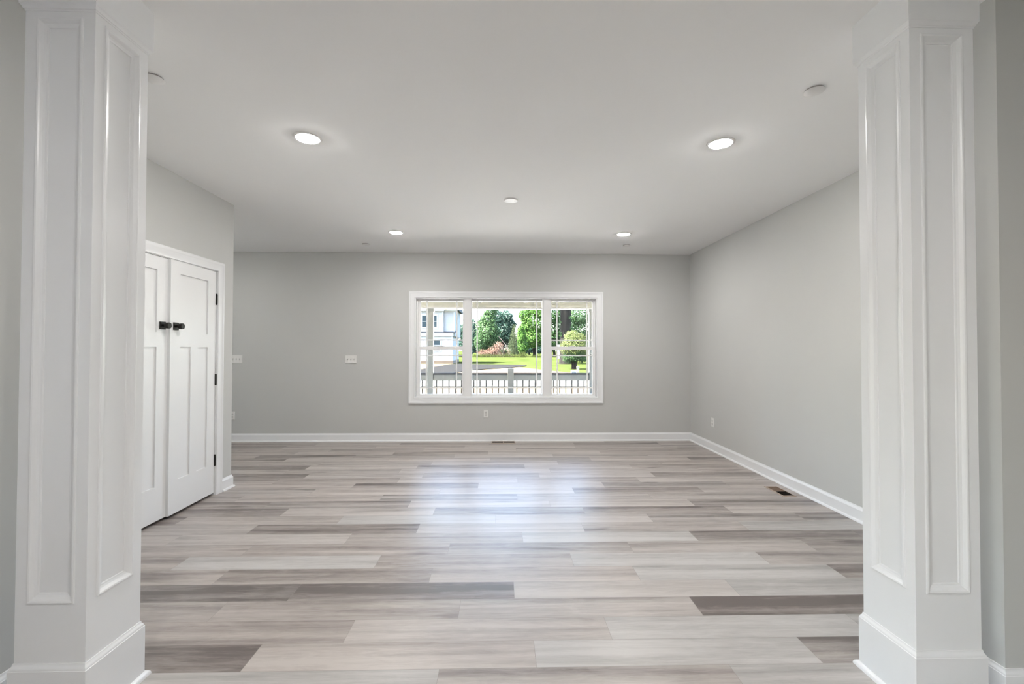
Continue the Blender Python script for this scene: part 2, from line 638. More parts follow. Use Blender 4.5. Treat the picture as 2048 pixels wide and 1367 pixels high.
def column(x0, x1, label):
    cx, cy = (x0 + x1) / 2, (CY0 + CY1) / 2
    t = thing('column', label, 'column', (cx, cy, 0), group='columns of the wide opening')
    hx, hy = (x1 - x0) / 2, (CY1 - CY0) / 2
    zb, zt = 0.0, H
    # shaft with a moulded recessed panel on each face
    s = MB()
    rings = [(0.040, 0.0), (0.0415, 0.0035), (0.046, 0.0045), (0.051, 0.0035), (0.055, 0.0),
             (0.060, -0.0055), (0.067, -0.0085), (0.073, -0.0095), (0.0745, -0.0125)]
    z0, z1 = 0.205, 2.60
    p0, p1 = 0.395, 2.575      # panel reference edges (ring offset is added inside)
    for (ox, oy, ux, uy, half) in ((0, -1, 1, 0, hx), (1, 0, 0, 1, hy), (0, 1, -1, 0, hx), (-1, 0, 0, -1, hy)):
        D = hy if oy else hx

        def P(a, z, d):
            return (ox * (D + d) + ux * a, oy * (D + d) + uy * a, z)
        loops = [[(-half, z0, 0), (half, z0, 0), (half, z1, 0), (-half, z1, 0)]]
        for ins, d in rings:
            loops.append([(-half + ins, p0 + ins, d), (half - ins, p0 + ins, d), (half - ins, p1 - ins, d), (-half + ins, p1 - ins, d)])
        vs = [P(a, z, d) for lp in loops for a, z, d in lp]
        fs = []
        for i in range(len(loops) - 1):
            for q in range(4):
                fs.append((i * 4 + q, i * 4 + (q + 1) % 4, i * 4 + 4 + (q + 1) % 4, i * 4 + 4 + q))
        e = (len(loops) - 1) * 4
        fs.append((e, e + 1, e + 2, e + 3))
        s.add(vs, fs)
    s.build('shaft', TRIM, t)
    sq = [(-hx, -hy, 0), (hx, -hy, 0), (hx, hy, 0), (-hx, hy, 0)]      # outward is to the right of travel
    b = MB()
    b.sweep(sq, [(-0.02, 0.0), (0.012, 0.0), (0.012, 0.205), (0.010, 0.207), (0.010, 0.210), (0.0075, 0.216), (0.004, 0.220),
                 (0.003, 0.228), (-0.02, 0.228)], (0, 0, 1), True)
    b.build('base', TRIM, t, smooth=True)
    b = MB()
    b.sweep(sq, [(0.011, 0.0), (0.028, 0.0), (0.0275, 0.006), (0.0255, 0.012), (0.021, 0.0165), (0.013, 0.019), (0.011, 0.019)], (0, 0, 1), True)
    b.build('shoe_moulding', TRIM, t, smooth=True)
    b = MB()
    b.sweep(sq, [(-0.02, 2.556), (0.002, 2.556), (0.003, 2.561), (0.006, 2.563), (0.007, 2.568), (0.012, 2.576), (0.013, 2.577),
                 (0.013, H), (-0.02, H)], (0, 0, 1), True)
    b.build('capital', TRIM, t, smooth=True)
    return t


column(-1.716, -1.470, 'white square panelled column on the left side of the wide opening')
column(1.538, 1.785, 'white square panelled column on the right side of the wide opening')

# ------------------------------------------------------------------ window
CASE = [(0, 0), (0, 0.011), (0.006, 0.014), (0.010, 0.014), (0.012, 0.011), (0.052, 0.014), (0.060, 0.016), (0.064, 0.020), (0.080, 0.021), (0.084, 0.018), (0.084, 0)]

win = thing('window_1', None, None, (0.08, YB, WZ0))
struct(win)
OX, OY, OZ = 0.08, YB, WZ0


def loc_(m):
    m.v = [(x - OX, y - OY, z - OZ) for x, y, z in m.v]
    return m


m = MB()   # casing around the opening, outward to the right of travel seen with the normal towards the room
m.sweep([(WX0, YB, WZ0), (WX1, YB, WZ0), (WX1, YB, WZ1), (WX0, YB, WZ1)], CASE, (0, -1, 0), True)
loc_(m).build('casing', TRIM, win, smooth=True)
m = MB()   # jamb lining
m.sweep([(WX0, YB - 0.002, WZ0), (WX1, YB - 0.002, WZ0), (WX1, YB - 0.002, WZ1), (WX0, YB - 0.002, WZ1)],
        [(0.0, 0.0), (-0.012, 0.0), (-0.012, -0.075), (0.0, -0.075)], (0, -1, 0), True)
loc_(m).build('jamb', TRIM, win)
m = MB()   # two wide mullions
for a, b in ((-0.545, -0.432), (0.607, 0.725)):
    m.box(a, b, YB + 0.030, YB + 0.13, WZ0 + 0.012, WZ1 - 0.012)
    m.box(a + 0.012, b - 0.012, YB + 0.024, YB + 0.030, WZ0 + 0.012, WZ1 - 0.012)
loc_(m).build('mullion', VINYL, win)
m = MB()   # outer vinyl frame
m.sweep([(WX0 + .012, YB + 0.07, WZ0 + .012), (WX1 - .012, YB + 0.07, WZ0 + .012), (WX1 - .012, YB + 0.07, WZ1 - .012), (WX0 + .012, YB + 0.07, WZ1 - .012)],
        [(0.0, 0.0), (-0.022, 0.0), (-0.022, -0.10), (0.0, -0.10)], (0, -1, 0), True)
loc_(m).build('frame', VINYL, win)


def sash(name, x0, x1, z0, z1, gx0, gx1, gz0, gz1, y, mx, mz):
    """frame x0..x1 z0..z1 with glass gx.. gz..; grille bars at mx, mz"""
    m = MB()
    m.box(x0, gx0, y - 0.012, y + 0.018, z0, z1)
    m.box(gx1, x1, y - 0.012, y + 0.018, z0, z1)
    m.box(gx0, gx1, y - 0.012, y + 0.018, z0, gz0)
    m.box(gx0, gx1, y - 0.012, y + 0.018, gz1, z1)
    s = loc_(m).build(name, VINYL, win, bevel=0.002)
    g = MB()
    g.box(gx0 - 0.004, gx1 + 0.004, y - 0.001, y + 0.001, gz0 - 0.004, gz1 + 0.004)
    loc_(g).build('glass_pane', GLASS, s)
    k = MB()
    for x in mx:
        k.box(x - 0.009, x + 0.009, y - 0.011, y - 0.003, gz0, gz1)
    for z in mz:
        k.box(gx0, gx1, y - 0.0105, y - 0.0035, z - 0.009, z + 0.009)
    loc_(k).build('grille', VINYL, s)
    return s


YG = YB + 0.09
for a, b, g0, g1, mx in ((-1.236, -0.533, -1.190, -0.569, (-1.098, -0.657)), (0.713, 1.395, 0.749, 1.358, (0.831, 1.278))):
    sash('upper_sash', a, b, 1.332, 2.072, g0, g1, 1.378, 2.047, YG + 0.016, mx, (1.948, 1.472))
    sash('lower_sash', a, b, 0.640, 1.378, g0 + 0.004, g1 - 0.004, 0.679, 1.330, YG - 0.016, mx, (1.246, 0.770))
    lk = MB()
    xc = (a + b) / 2
    lk.box(xc - 0.03, xc + 0.03, YG - 0.034, YG - 0.020, 1.378, 1.386)
    lk.tube((xc, YG - 0.027, 1.386), (xc, YG - 0.027, 1.394), 0.010)
    loc_(lk).build('sash_lock', VINYL, win)
sash('picture_sash', -0.460, 0.632, 0.640, 2.072, -0.444, 0.616, 0.679, 2.048, YG, (-0.355, 0.529), (1.944, 0.770))

# ------------------------------------------------------------------ closet double door
m = MB()
Y0_, Y1_ = DY0 + 0.008, DY1 - 0.006
DCASE = [(0, 0), (0, 0.010), (0.006, 0.013), (0.010, 0.012), (0.050, 0.014), (0.060, 0.017), (0.064, 0.020), (0.078, 0.020), (0.083, 0.016), (0.083, 0)]
# travel so that outward is on the right with the normal +X
m.sweep([(XL, Y0_, 0), (XL, Y0_, DZ - 0.006), (XL, Y1_, DZ - 0.006), (XL, Y1_, 0)], [(-a, b) for a, b in DCASE], (1, 0, 0))
m.box(XL - 0.12, XL, DY0, DY0 + 0.012, 0, DZ)
m.box(XL - 0.12, XL, DY1 - 0.012, DY1, 0, DZ)
m.box(XL - 0.12, XL, DY0, DY1, DZ - 0.012, DZ)
struct(m.build('trim_1', TRIM, smooth=True))

LW = 0.602                # leaf width


def leaf(name, hinge_y, sgn, ang):
    """sgn=-1: the leaf runs from its hinge towards smaller y"""
    t = thing(name, None, None, (XL - 0.006, hinge_y, 0.0), (0, 0, ang))
    struct(t)
    zb, zt = 0.024, 2.046
    th = 0.035

    def bx(mb, a, b, z0, z1, d0=0.0, d1=-th):
        ya, yb = sorted((sgn * a, sgn * b))
        mb.box(d1, d0, ya, yb, z0, z1)
    st, mid = 0.115, 0.095
    pw = (LW - 2 * st - mid) / 2
    m = MB()
    bx(m, 0, st, zb, zt)
    bx(m, LW - st, LW, zb, zt)
    bx(m, st, LW - st, 1.945, zt)
    bx(m, st, LW - st, 1.352, 1.467)
    bx(m, st, LW - st, zb, 0.285)
    bx(m, st + pw, st + pw + mid, 0.285, 1.352)
    o = m.build('panel_frame', DOORW, t)
    p = MB()
    bx(p, st, LW - st, 1.467, 1.945, -0.011, -0.024)
    bx(p, st, st + pw, 0.285, 1.352, -0.011, -0.024)
    bx(p, LW - st - pw, LW - st, 0.285, 1.352, -0.011, -0.024)
    p.build('recessed_panel', DOORW, t)
    for z in (1.793, 1.056, 0.318):
        h = MB()
        h.tube((0.004, -sgn * 0.003, z - 0.048), (0.004, -sgn * 0.003, z + 0.048), 0.0085, n=12)
        for q in (-1, 1):
            h.tube((0.004, -sgn * 0.003, z + q * 0.048), (0.004, -sgn * 0.003, z + q * 0.052), 0.0085, 0.004, n=12)
        h.build('hinge', BLACK, t, smooth=True)
    # knob: square rosette, neck and round flat-faced knob
    ky, kz = sgn * (LW - 0.060), 1.518
    k = MB()
    k.lathe([(0.011, 0.006), (0.011, 0.022), (0.020, 0.028), (0.0235, 0.034), (0.0240, 0.055), (0.0225, 0.059), (0.0, 0.060)], (0, ky, kz), (1, 0, 0), 28)
    kn = k.build('door_knob', BLACK, t, smooth=True)
    q = MB()
    q.box(0, 0.008, ky - 0.030, ky + 0.030, kz - 0.030, kz + 0.030)
    q.build('rosette', BLACK, kn, bevel=0.002)
    return t


leaf('door_1', DY0 + 0.015, 1, 0.0)
leaf('door_2', DY1 - 0.015, -1, R(2.0))

# ------------------------------------------------------------------ recessed ceiling lights
lights = [((-1.290, 3.040), 'lit round recessed ceiling light nearest the left column'),
          ((1.491, 3.040), 'lit round recessed ceiling light nearest the right column'),
          ((-1.267, 5.488), 'lit round recessed ceiling light above the window wall, left of the window'),
          ((1.490, 5.490), 'lit round recessed ceiling light above the window wall, right of the window')]


def recessed_light(loc, label, group, lens=LENS):
    t = thing('recessed_light', label, 'ceiling light', loc, group=group)
    r = MB()
    r.lathe([(0.071, 0.0), (0.071, -0.004), (0.074, -0.0075), (0.084, -0.0075), (0.089, -0.005), (0.091, 0.0)], (0, 0, 0), (0, 0, 1), 48)
    r.build('trim_ring', RING, t, smooth=True)
    l = MB()
    l.lathe([(0.0, -0.0175), (0.025, -0.0165), (0.047, -0.0130), (0.062, -0.0085), (0.072, -0.003)], (0, 0, 0), (0, 0, 1), 40)
    l.build('lens', lens, t, smooth=True)
    return t


L0 = recessed_light((*lights[0][0], H), lights[0][1], 'recessed lights in the empty room')
for (xy, lab) in lights[1:]:
    copy_tree(L0, (*xy, H), lab)
H0 = recessed_light((-3.95, 5.49, H), 'added unseen fill light in the hall beyond the closet wall', 'added fill lights of the hall', FILL_LENS_H)  # out of view, added to brighten the hall end
LR = recessed_light((-0.60, 0.10, H), 'added unseen fill light in the ceiling of the near room, at left', 'added fill lights of the room behind', FILL_LENS_R)  # unseen lamps, added to brighten the column fronts
for (xy, lab) in (((0.75, 0.10), 'added unseen fill light in the ceiling of the near room, at right'),
                  ((-1.30, -2.4), 'added unseen fill light near the patio door, left'), ((1.49, -2.4), 'added unseen fill light near the patio door, right')):
    copy_tree(LR, (*xy, H), lab)

# ------------------------------------------------------------------ concealed sprinkler covers and the ceiling plate
S0 = thing('sprinkler_cover', 'thin round white cover plate on the ceiling beside the right column', 'ceiling cover', (1.690, 2.398, H), group='round sprinkler covers on the ceiling')
m = MB()
m.lathe([(0.046, 0.0), (0.046, -0.008)], (0, 0, 0), (0, 0, 1), 40)
m.build('shadow_gap_ring', SHADOWGAP, S0, smooth=True)
m = MB()
m.lathe([(0.046, -0.0075), (0.0505, -0.008), (0.051, -0.0095), (0.048, -0.0115), (0.0, -0.012)], (0, 0, 0), (0, 0, 1), 40)
m.build('cover_plate', PLATE, S0, smooth=True)
copy_tree(S0, (-1.806, 2.380, H), 'round white ceiling cover half hidden behind the left column')
copy_tree(S0, (-1.811, 6.114, H), 'small round ceiling cover near the window wall, at left')
copy_tree(S0, (1.690, 6.080, H), 'small round ceiling cover near the window wall, at right')

t = thing('ceiling_plate', 'round white blank cover plate in the middle of the ceiling', 'ceiling plate', (0.088, 4.262, H))
m = MB()
m.lathe([(0.063, 0.0), (0.063, -0.006), (0.060, -0.010), (0.0, -0.011)], (0, 0, 0), (0, 0, 1), 40)
m.build('disc', PLATE, t, smooth=True)
for s_ in (-1, 1):
    m = MB()
    m.lathe([(0.0, -0.013), (0.004, -0.012), (0.0045, -0.011)], (s_ * 0.035, 0, 0), (0, 0, 1), 12)
    m.build('screw', STEEL, t, smooth=True)


# ------------------------------------------------------------------ switches and outlets (built facing -Y, then turned)
def plate_mesh(hw, hh):
    m = MB()
    m.sweep([(-hw, 0, -hh), (hw, 0, -hh), (hw, 0, hh), (-hw, 0, hh)], [(0, 0), (0, 0.004), (-0.003, 0.006), (-0.004, 0.006), (-0.004, 0)], (0, -1, 0), True)
    m.box(-hw + 0.003, hw - 0.003, -0.006, -0.001, -hh + 0.003, hh - 0.003)
    return m


def switch(label, loc, gangs):
    t = thing('light_switch', label, 'light switch', loc, group='wall switch plates')
    pitch = 0.046
    hw = 0.035 + pitch * (gangs - 1) / 2
    plate_mesh(hw, 0.0575).build('faceplate', PLASTIC, t)
    for k in range(gangs):
        x = (k - (gangs - 1) / 2) * pitch
        r = MB()
        r.box(x - 0.0060, x + 0.0060, -0.0075, -0.0055, -0.0125, 0.0125)
        r.add([(x - .0045, -.007, -.009), (x + .0045, -.007, -.009), (x + .0045, -.007, .009), (x - .0045, -.007, .009),
               (x - .0035, -.020, .004), (x + .0035, -.020, .004), (x + .0035, -.019, .011), (x - .0035, -.019, .011)],
              [(0, 1, 5, 4), (1, 2, 6, 5), (2, 3, 7, 6), (3, 0, 4, 7), (4, 5, 6, 7)])
        r.build('toggle', PLASTIC_G, t)
    for k in range(gangs):
        x = (k - (gangs - 1) / 2) * pitch
        for z in (-0.030, 0.030):
            s_ = MB()
            s_.lathe([(0.0033, 0.0), (0.003, 0.0012), (0.0, 0.0014)], (x, -0.006, z), (0, -1, 0), 10)
            s_.build('screw', PLASTIC_G, t)
    return t


switch('white triple switch plate on the grey wall left of the window', (-2.178, YB, 1.187), 3)
switch('white switch plate at the edge of the closet wall, partly hidden', (-3.817, YB, 1.188), 3)


def outlet(label, loc, rz=0.0):
    t = thing('wall_outlet', label, 'wall outlet', loc, (0, 0, rz), group='white duplex outlets')
    plate_mesh(0.035, 0.0575).build('faceplate', PLASTIC, t)
    for s_ in (-1, 1):
        r = MB()
        zc = s_ * 0.0195
        r.lathe([(0.0165, 0.0), (0.0165, 0.0018), (0.0, 0.002)], (0, -0.006, zc), (0, -1, 0), 24)
        rc = r.build('receptacle', PLASTIC_G, t)
        q = MB()
        q.box(-0.0075, -0.0055, -0.0088, -0.0078, zc - 0.002, zc + 0.007)
        q.box(0.0055, 0.0075, -0.0088, -0.0078, zc - 0.001, zc + 0.006)
        q.lathe([(0.0025, 0.0019), (0.0, 0.0025)], (0, -0.006, zc - 0.008), (0, -1, 0), 10)
        q.build('slot', DARK, rc)
    s2 = MB()
    s2.lathe([(0.003, 0.0), (0.003, 0.001), (0.0, 0.0013)], (0, -0.006, 0), (0, -1, 0), 10)
    s2.build('screw', STEEL, t)
    return t


outlet('white wall outlet under the window', (-0.219, YB, 0.396))
outlet('white wall outlet low at the edge of the closet wall, partly hidden', (-3.866, YB, 0.376))
outlet('white wall outlet low on the right wall', (XR, 5.964, 0.376), R(90) * -1)


# ------------------------------------------------------------------ floor registers
def register(label, loc, rz, L_, W_, dark_half):
    t = thing('floor_register', label, 'floor vent', loc, (0, 0, rz), group='metal floor registers')
    hl, hw = L_ / 2, W_ / 2
    f = MB()
    f.sweep([(-hl, -hw, 0.0005), (hl, -hw, 0.0005), (hl, hw, 0.0005), (-hl, hw, 0.0005)],
            [(0, 0), (-0.001, 0.003), (-0.004, 0.0045), (-0.013, 0.0045), (-0.014, 0)], (0, 0, 1), True)
    f.box(-0.004, 0.004, -hw + 0.013, hw - 0.013, 0.0006, 0.0044)
    f.build('frame', TANM, t)
    d = MB()
    d.box(-hl + 0.014, hl - 0.014, -hw + 0.014, hw - 0.014, 0.0004, 0.0010)
    d.build('duct_shade', DARK, t)  # dark sheet painting the shade inside the duct
    for s_ in (-1, 1):
        g = MB()
        n = 12
        x0, x1 = 0.006, hl - 0.016
        for k in range(n):
            x = s_ * (x0 + (x1 - x0) * (k + 0.5) / n)
            lean = 0.0042 if s_ > 0 else -0.0020      # the two halves lean opposite ways
            ya, yb = -hw + 0.014, hw - 0.014
            q = 0.0006
            g.add([(x - lean - q, ya, 0.0011), (x - lean + q, ya, 0.0011), (x - lean + q, yb, 0.0011), (x - lean - q, yb, 0.0011),
                   (x + lean - q, ya, 0.0041), (x + lean + q, ya, 0.0041), (x + lean + q, yb, 0.0041), (x + lean - q, yb, 0.0041)],
                  [(0, 3, 2, 1), (4, 5, 6, 7), (0, 1, 5, 4), (1, 2, 6, 5), (2, 3, 7, 6), (3, 0, 4, 7)])
        g.build('louvre', [DBRONZE, BRONZE][int(s_ > 0) if not dark_half else 0], t)  # darker copy of the metal stands in for shade between louvres
    return t


register('brown metal floor vent on the floor beside the right wall', (2.637, 4.260, 0), R(90), 0.300, 0.130, 0)
register('brown metal floor vent under the window', (0.035, 6.565, 0), 0, 0.345, 0.140, 1)

# ================================================================== outside: most colours darkened to offset the strong sun
G = -0.60      # level of the lawn

GRASS = noisy(mat('lawn_grass', (0.3, 0.45, 0.12), 0.9, spec=0.0), (0.0124, 0.0171, 0.0044), (0.0189, 0.0232, 0.0075), 0.35, 6, (1, 0.5, 1))
SOIL = noisy(mat('bare_soil_and_straw', (0.6, 0.5, 0.38), 0.95, spec=0.05), (0.0368, 0.0253, 0.0128), (0.054, 0.0399, 0.0221), 0.5, 6)
BOUNCE = noisy(mat('bright_bounce_ground', (0.6, 0.5, 0.4), 0.95, spec=0.05), (0.74, 0.69, 0.60), (0.84, 0.80, 0.72), 0.8, 6)  # unseen pale ground added to bounce sunlight up through the window
ASPHALT = noisy(mat('driveway_asphalt', (0.12, 0.12, 0.14), 0.95, spec=0.0), (0.0073, 0.0073, 0.0076), (0.0094, 0.0094, 0.0097), 0.8, 5)
ROAD = noisy(mat('road_asphalt', (0.35, 0.35, 0.37), 0.95, spec=0.0), (0.0206, 0.0206, 0.0195), (0.0252, 0.0252, 0.0238), 0.6, 5)
SIDING = mat('white_lap_siding', (0.205, 0.198, 0.185), 0.8, spec=0.05)  # white siding, greyed so the strong sun does not clip it
HTRIM = mat('house_white_trim', (0.2587, 0.2567, 0.2443), 0.7, spec=0.05)
HROOF = noisy(mat('dark_shingles', (0.10, 0.10, 0.11), 0.9), (0.0105, 0.0105, 0.0116), (0.0184, 0.0184, 0.0194), 3)
FOUND = noisy(mat('tan_foundation', (0.45, 0.33, 0.24), 0.9), (0.0537, 0.0335, 0.0191), (0.0683, 0.0433, 0.0255), 2)
HGLASS = mat('house_window_glass', (0.012, 0.022, 0.026), 0.35, spec=0.12)
PORCHW = mat('porch_white_vinyl', (0.1352, 0.1352, 0.1295), 0.6, spec=0.15)  # white vinyl darkened against the bright outdoor light
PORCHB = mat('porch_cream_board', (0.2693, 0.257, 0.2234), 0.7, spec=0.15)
PORCHF = noisy(mat('porch_concrete', (0.5, 0.49, 0.46), 0.9), (0.46, 0.45, 0.42), (0.54, 0.53, 0.50), 3)
BLACKR = mat('black_rail_metal', (0.02, 0.02, 0.022), 0.7, spec=0.12)
BARK = noisy(mat('tree_bark', (0.16, 0.12, 0.09), 0.95, spec=0.05), (0.0071, 0.0056, 0.0046), (0.0184, 0.0144, 0.0117), 3.0, 6, (1, 1, 0.25), bump=0.5, bscale=8)
BARK2 = noisy(mat('ridged_grey_bark', (0.22, 0.19, 0.16), 0.95, spec=0.05), (0.0038, 0.0033, 0.0029), (0.011, 0.0099, 0.0084), 5.0, 6, (1, 1, 0.2), bump=0.7, bscale=9)

# siding laps as a bump by height
for m_, per in ((SIDING, 0.16),):
    tc = node(m_, 'ShaderNodeTexCoord')
    sx = node(m_, 'ShaderNodeSeparateXYZ')
    mm = node(m_, 'ShaderNodeMath', operation='DIVIDE')
    mm.inputs[1].default_value = per
    fr = node(m_, 'ShaderNodeMath', operation='FRACT')
    bp = node(m_, 'ShaderNodeBump')
    bp.inputs['Strength'].default_value = 1.0
    bp.inputs['Distance'].default_value = 0.03
    bp.invert = True
    lk = m_.node_tree.links.new
    lk(tc.outputs['Object'], sx.inputs[0])
    lk(sx.outputs[2], mm.inputs[0])
    lk(mm.outputs[0], fr.inputs[0])
    lk(fr.outputs[0], bp.inputs['Height'])
    lk(bp.outputs[0], m_.node_tree.nodes['Principled BSDF'].inputs['Normal'])


def leaf_mat(name, dark, light, transl=0.35):
    m = bpy.data.materials.new(name)
    m.use_nodes = True
    nt = m.node_tree
    b = nt.nodes['Principled BSDF']
    b.inputs['Roughness'].default_value = 0.6
    b.inputs['Specular IOR Level'].default_value = 0.06
    a = node(m, 'ShaderNodeAttribute', attribute_name='leaf')
    rp = node(m, 'ShaderNodeMix', data_type='RGBA')
    rp.inputs['A'].default_value = (*dark, 1)
    rp.inputs['B'].default_value = (*light, 1)
    nt.links.new(a.outputs['Fac'], rp.inputs['Factor'])
    nt.links.new(rp.outputs['Result'], b.inputs['Base Color'])
    tr = node(m, 'ShaderNodeBsdfTranslucent')
    nt.links.new(rp.outputs['Result'], tr.inputs[0])
    mx = node(m, 'ShaderNodeMixShader')
    mx.inputs[0].default_value = transl
    out = nt.nodes['Material Output']
    nt.links.new(b.outputs[0], mx.inputs[1])
    nt.links.new(tr.outputs[0], mx.inputs[2])
    nt.links.new(mx.outputs[0], out.inputs[0])
    return m


LF_MID = leaf_mat('leaves_mid_green', (0.0136, 0.034, 0.0126), (0.0595, 0.103, 0.0408))
LF_BLUE = leaf_mat('leaves_blue_green', (0.0084, 0.023, 0.0164), (0.0354, 0.0688, 0.0503))
LF_LIGHT = leaf_mat('leaves_bright_green', (0.0147, 0.05, 0.0058), (0.0671, 0.1258, 0.0278))
LF_DARK = leaf_mat('leaves_dark_green', (0.0078, 0.025, 0.0078), (0.0431, 0.0781, 0.0273))
LF_YEL = leaf_mat('leaves_yellow_green', (0.0259, 0.0399, 0.009), (0.0951, 0.1056, 0.0391))
LF_CON = leaf_mat('conifer_needles', (0.0108, 0.0193, 0.0083), (0.0402, 0.0506, 0.0234), 0.15)
LF_DEAD = leaf_mat('dead_brown_leaves', (0.0478, 0.0235, 0.0147), (0.1385, 0.0795, 0.0574), 0.2)
LF_WEED = leaf_mat('tall_weeds', (0.0104, 0.0207, 0.0016), (0.0428, 0.047, 0.0141))


def leaves(name, blobs, n, size, m, parent, seed, shell=0.55, clump=5.0, droop=False):
    """n leaf sprays spread over ellipsoid lobes (cx,cy,cz,rx,ry,rz), gathered in clumps"""
    rg = np.random.default_rng(seed)
    vol = np.array([b[3] * b[4] + b[4] * b[5] + b[3] * b[5] for b in blobs])
    idx = rg.choice(len(blobs), n, p=vol / vol.sum())
    B = np.array(blobs)[idx]
    # clump centres on each lobe, leaves scattered around them
    ncl = max(8, int(n / 22))
    cd = rg.normal(size=(ncl, 3))
    cd /= np.linalg.norm(cd, axis=1)[:, None]
    cr = shell + (1 - shell) * rg.random(ncl) ** 0.6
    pick = rg.integers(0, ncl, n)
    d = cd[pick] * cr[pick][:, None] + rg.normal(size=(n, 3)) * (0.62 / clump)
    P = B[:, :3] + d * B[:, 3:]
    nrm = d / np.maximum(np.linalg.norm(d, axis=1)[:, None], 1e-6) + rg.normal(size=(n, 3)) * 0.75
    nrm[:, 2] += 0.35
    nrm /= np.linalg.norm(nrm, axis=1)[:, None]
    h = rg.normal(size=(n, 3))
    a = np.cross(nrm, h)
    a /= np.linalg.norm(a, axis=1)[:, None]
    b = np.cross(nrm, a)
    s = size * rg.uniform(0.6, 1.35, n)[:, None]
    if droop:
        a = a * 0.35
        b = np.tile([[0, 0, 1.0]], (n, 1)) + b * 0.35
    V = np.empty((n, 4, 3))
    V[:, 0] = P - a * s * 0.5
    V[:, 1] = P + b * s * 0.38
    V[:, 2] = P + a * s * 0.5
    V[:, 3] = P - b * s * 0.38
    me = bpy.data.meshes.new(name)
    me.vertices.add(n * 4)
    me.vertices.foreach_set('co', V.reshape(-1))
    me.loops.add(n * 4)
    me.loops.foreach_set('vertex_index', np.arange(n * 4, dtype=np.int32))
    me.polygons.add(n)
    me.polygons.foreach_set('loop_start', np.arange(0, n * 4, 4, dtype=np.int32))
    me.polygons.foreach_set('loop_total', np.full(n, 4, dtype=np.int32))
    me.update(calc_edges=True)
    at = me.attributes.new('leaf', 'FLOAT', 'FACE')
    cl = rg.random(ncl)[pick] * 0.6 + rg.random(n) * 0.4
    at.data.foreach_set('value', cl.astype(np.float32))
    me.materials.append(m)
    o = bpy.data.objects.new(name, me)
    COL.objects.link(o)
    o.parent = parent
    return o


def trunk(name, pts, m, parent, n=12):
    mb = MB()
    for (p0, r0), (p1, r1) in zip(pts, pts[1:]):
        mb.tube(p0, p1, r0, r1, n, True)
    return mb.build(name, m, parent, smooth=True)


def tree(label, loc, blobs, n, size, lm, tr=0.25, th=3.0, seed=1, name='tree', group='trees beyond the lawn', bark=None, **kw):
    t = thing(name, label, 'tree', loc, group=group)
    top = max(b[2] for b in blobs)
    trunk('trunk', [((0, 0, -0.1), tr * 1.35), ((0.02, 0, 0.5), tr), ((-0.05, 0.05, th), tr * 0.8), ((0.05, 0, top), tr * 0.3)], bark or BARK, t)
    br = MB()
    for b in blobs[:7]:
        br.tube((0, 0, max(th * 0.6, min(b[2] - b[5], top * 0.5))), (b[0] * 0.8, b[1] * 0.8, b[2]), tr * 0.4, tr * 0.12, 7)
    br.build('branch', bark or BARK, t, smooth=True)
    leaves('crown', blobs, n, size, lm, t, seed, **kw)
    return t


def gpoly(name, pts, z, m, kind='structure', thick=0.04):
    mb = MB()
    n = len(pts)
    vs = [(x, y, z) for x, y in pts] + [(x, y, z - thick) for x, y in pts]
    mb.add(vs, [tuple(range(n)), tuple(range(2 * n - 1, n - 1, -1))] + [(i, (i + 1) % n, n + (i + 1) % n, n + i) for i in range(n)])
    o = mb.build(name, m)
    o['kind'] = kind
    return o


# ground surfaces
gpoly('lawn', [(-300, -60), (300, -60), (300, 420), (-300, 420)], G, GRASS, thick=0.3)
gpoly('bounce_strip', [(-40, 8.7), (40, 8.7), (40, 19.2), (-40, 19.2)], G + 0.02, BOUNCE)  # reflector strip added below the sill line, out of sight
gpoly('soil_strip', [(-40, 19.2), (40, 19.2), (40, 22.9), (-40, 23.25)], G + 0.02, SOIL)
gpoly('road', [(-60, 23.25), (60, 22.9), (60, 29.4), (-60, 29.4)], G + 0.05, ROAD, thick=0.06)
gpoly('soil_patch', [(-13, 31.5), (-3.0, 33.5), (2.5, 34.0), (6.2, 36.0), (4.6, 40.0), (3.1, 44.5), (2.0, 48.5), (-0.5, 49), (-6.0, 57.5), (-5.9, 59.2), (-12, 58.5), (-11, 42)], G + 0.02, SOIL)
gpoly('driveway', [(-14.0, 41.5), (-7.37, 42.4), (-7.0, 48.3), (-6.2, 57.2), (-5.38, 58.3), (-3.71, 57.4), (-1.46, 56.3), (2.4, 54.4), (2.95, 52.5), (2.6, 50.2),
                   (1.27, 47.0), (-0.63, 43.9), (-2.65, 40.8), (-3.56, 36.9), (-3.9, 35.2), (-4.0, 29.0), (-12.0, 29.0)], G + 0.07, ASPHALT)

# ------------------------------------------------------------------ the porch outside the window
PY = 8.45
m = MB()
m.box(-6, 6, YB + 0.17, 8.62, -0.50, -0.04)
struct(m.build('porch_floor', PORCHF))
m = MB()
m.box(-6, 6, YB + 0.17, 8.85, 2.30, 2.42)
struct(m.build('porch_ceiling', PORCHB))
m = MB()
m.box(-6, 6, PY - 0.10, PY + 0.10, 2.115, 2.30)
m.box(-6, 6, PY - 0.115, PY + 0.115, 2.085, 2.150)
struct(m.build('porch_beam', PORCHB))
m = MB()
m.add([(-6.2, YB - 0.3, 3.6), (6.2, YB - 0.3, 3.6), (6.2, 9.0, 2.42), (-6.2, 9.0, 2.42), (-6.2, YB - 0.3, 3.7), (6.2, YB - 0.3, 3.7), (6.2, 9.0, 2.52), (-6.2, 9.0, 2.52)],
      [(0, 1, 2, 3), (7, 6, 5, 4), (0, 4, 5, 1), (1, 5, 6, 2), (2, 6, 7, 3), (3, 7, 4, 0)])
struct(m.build('porch_roof', HROOF))


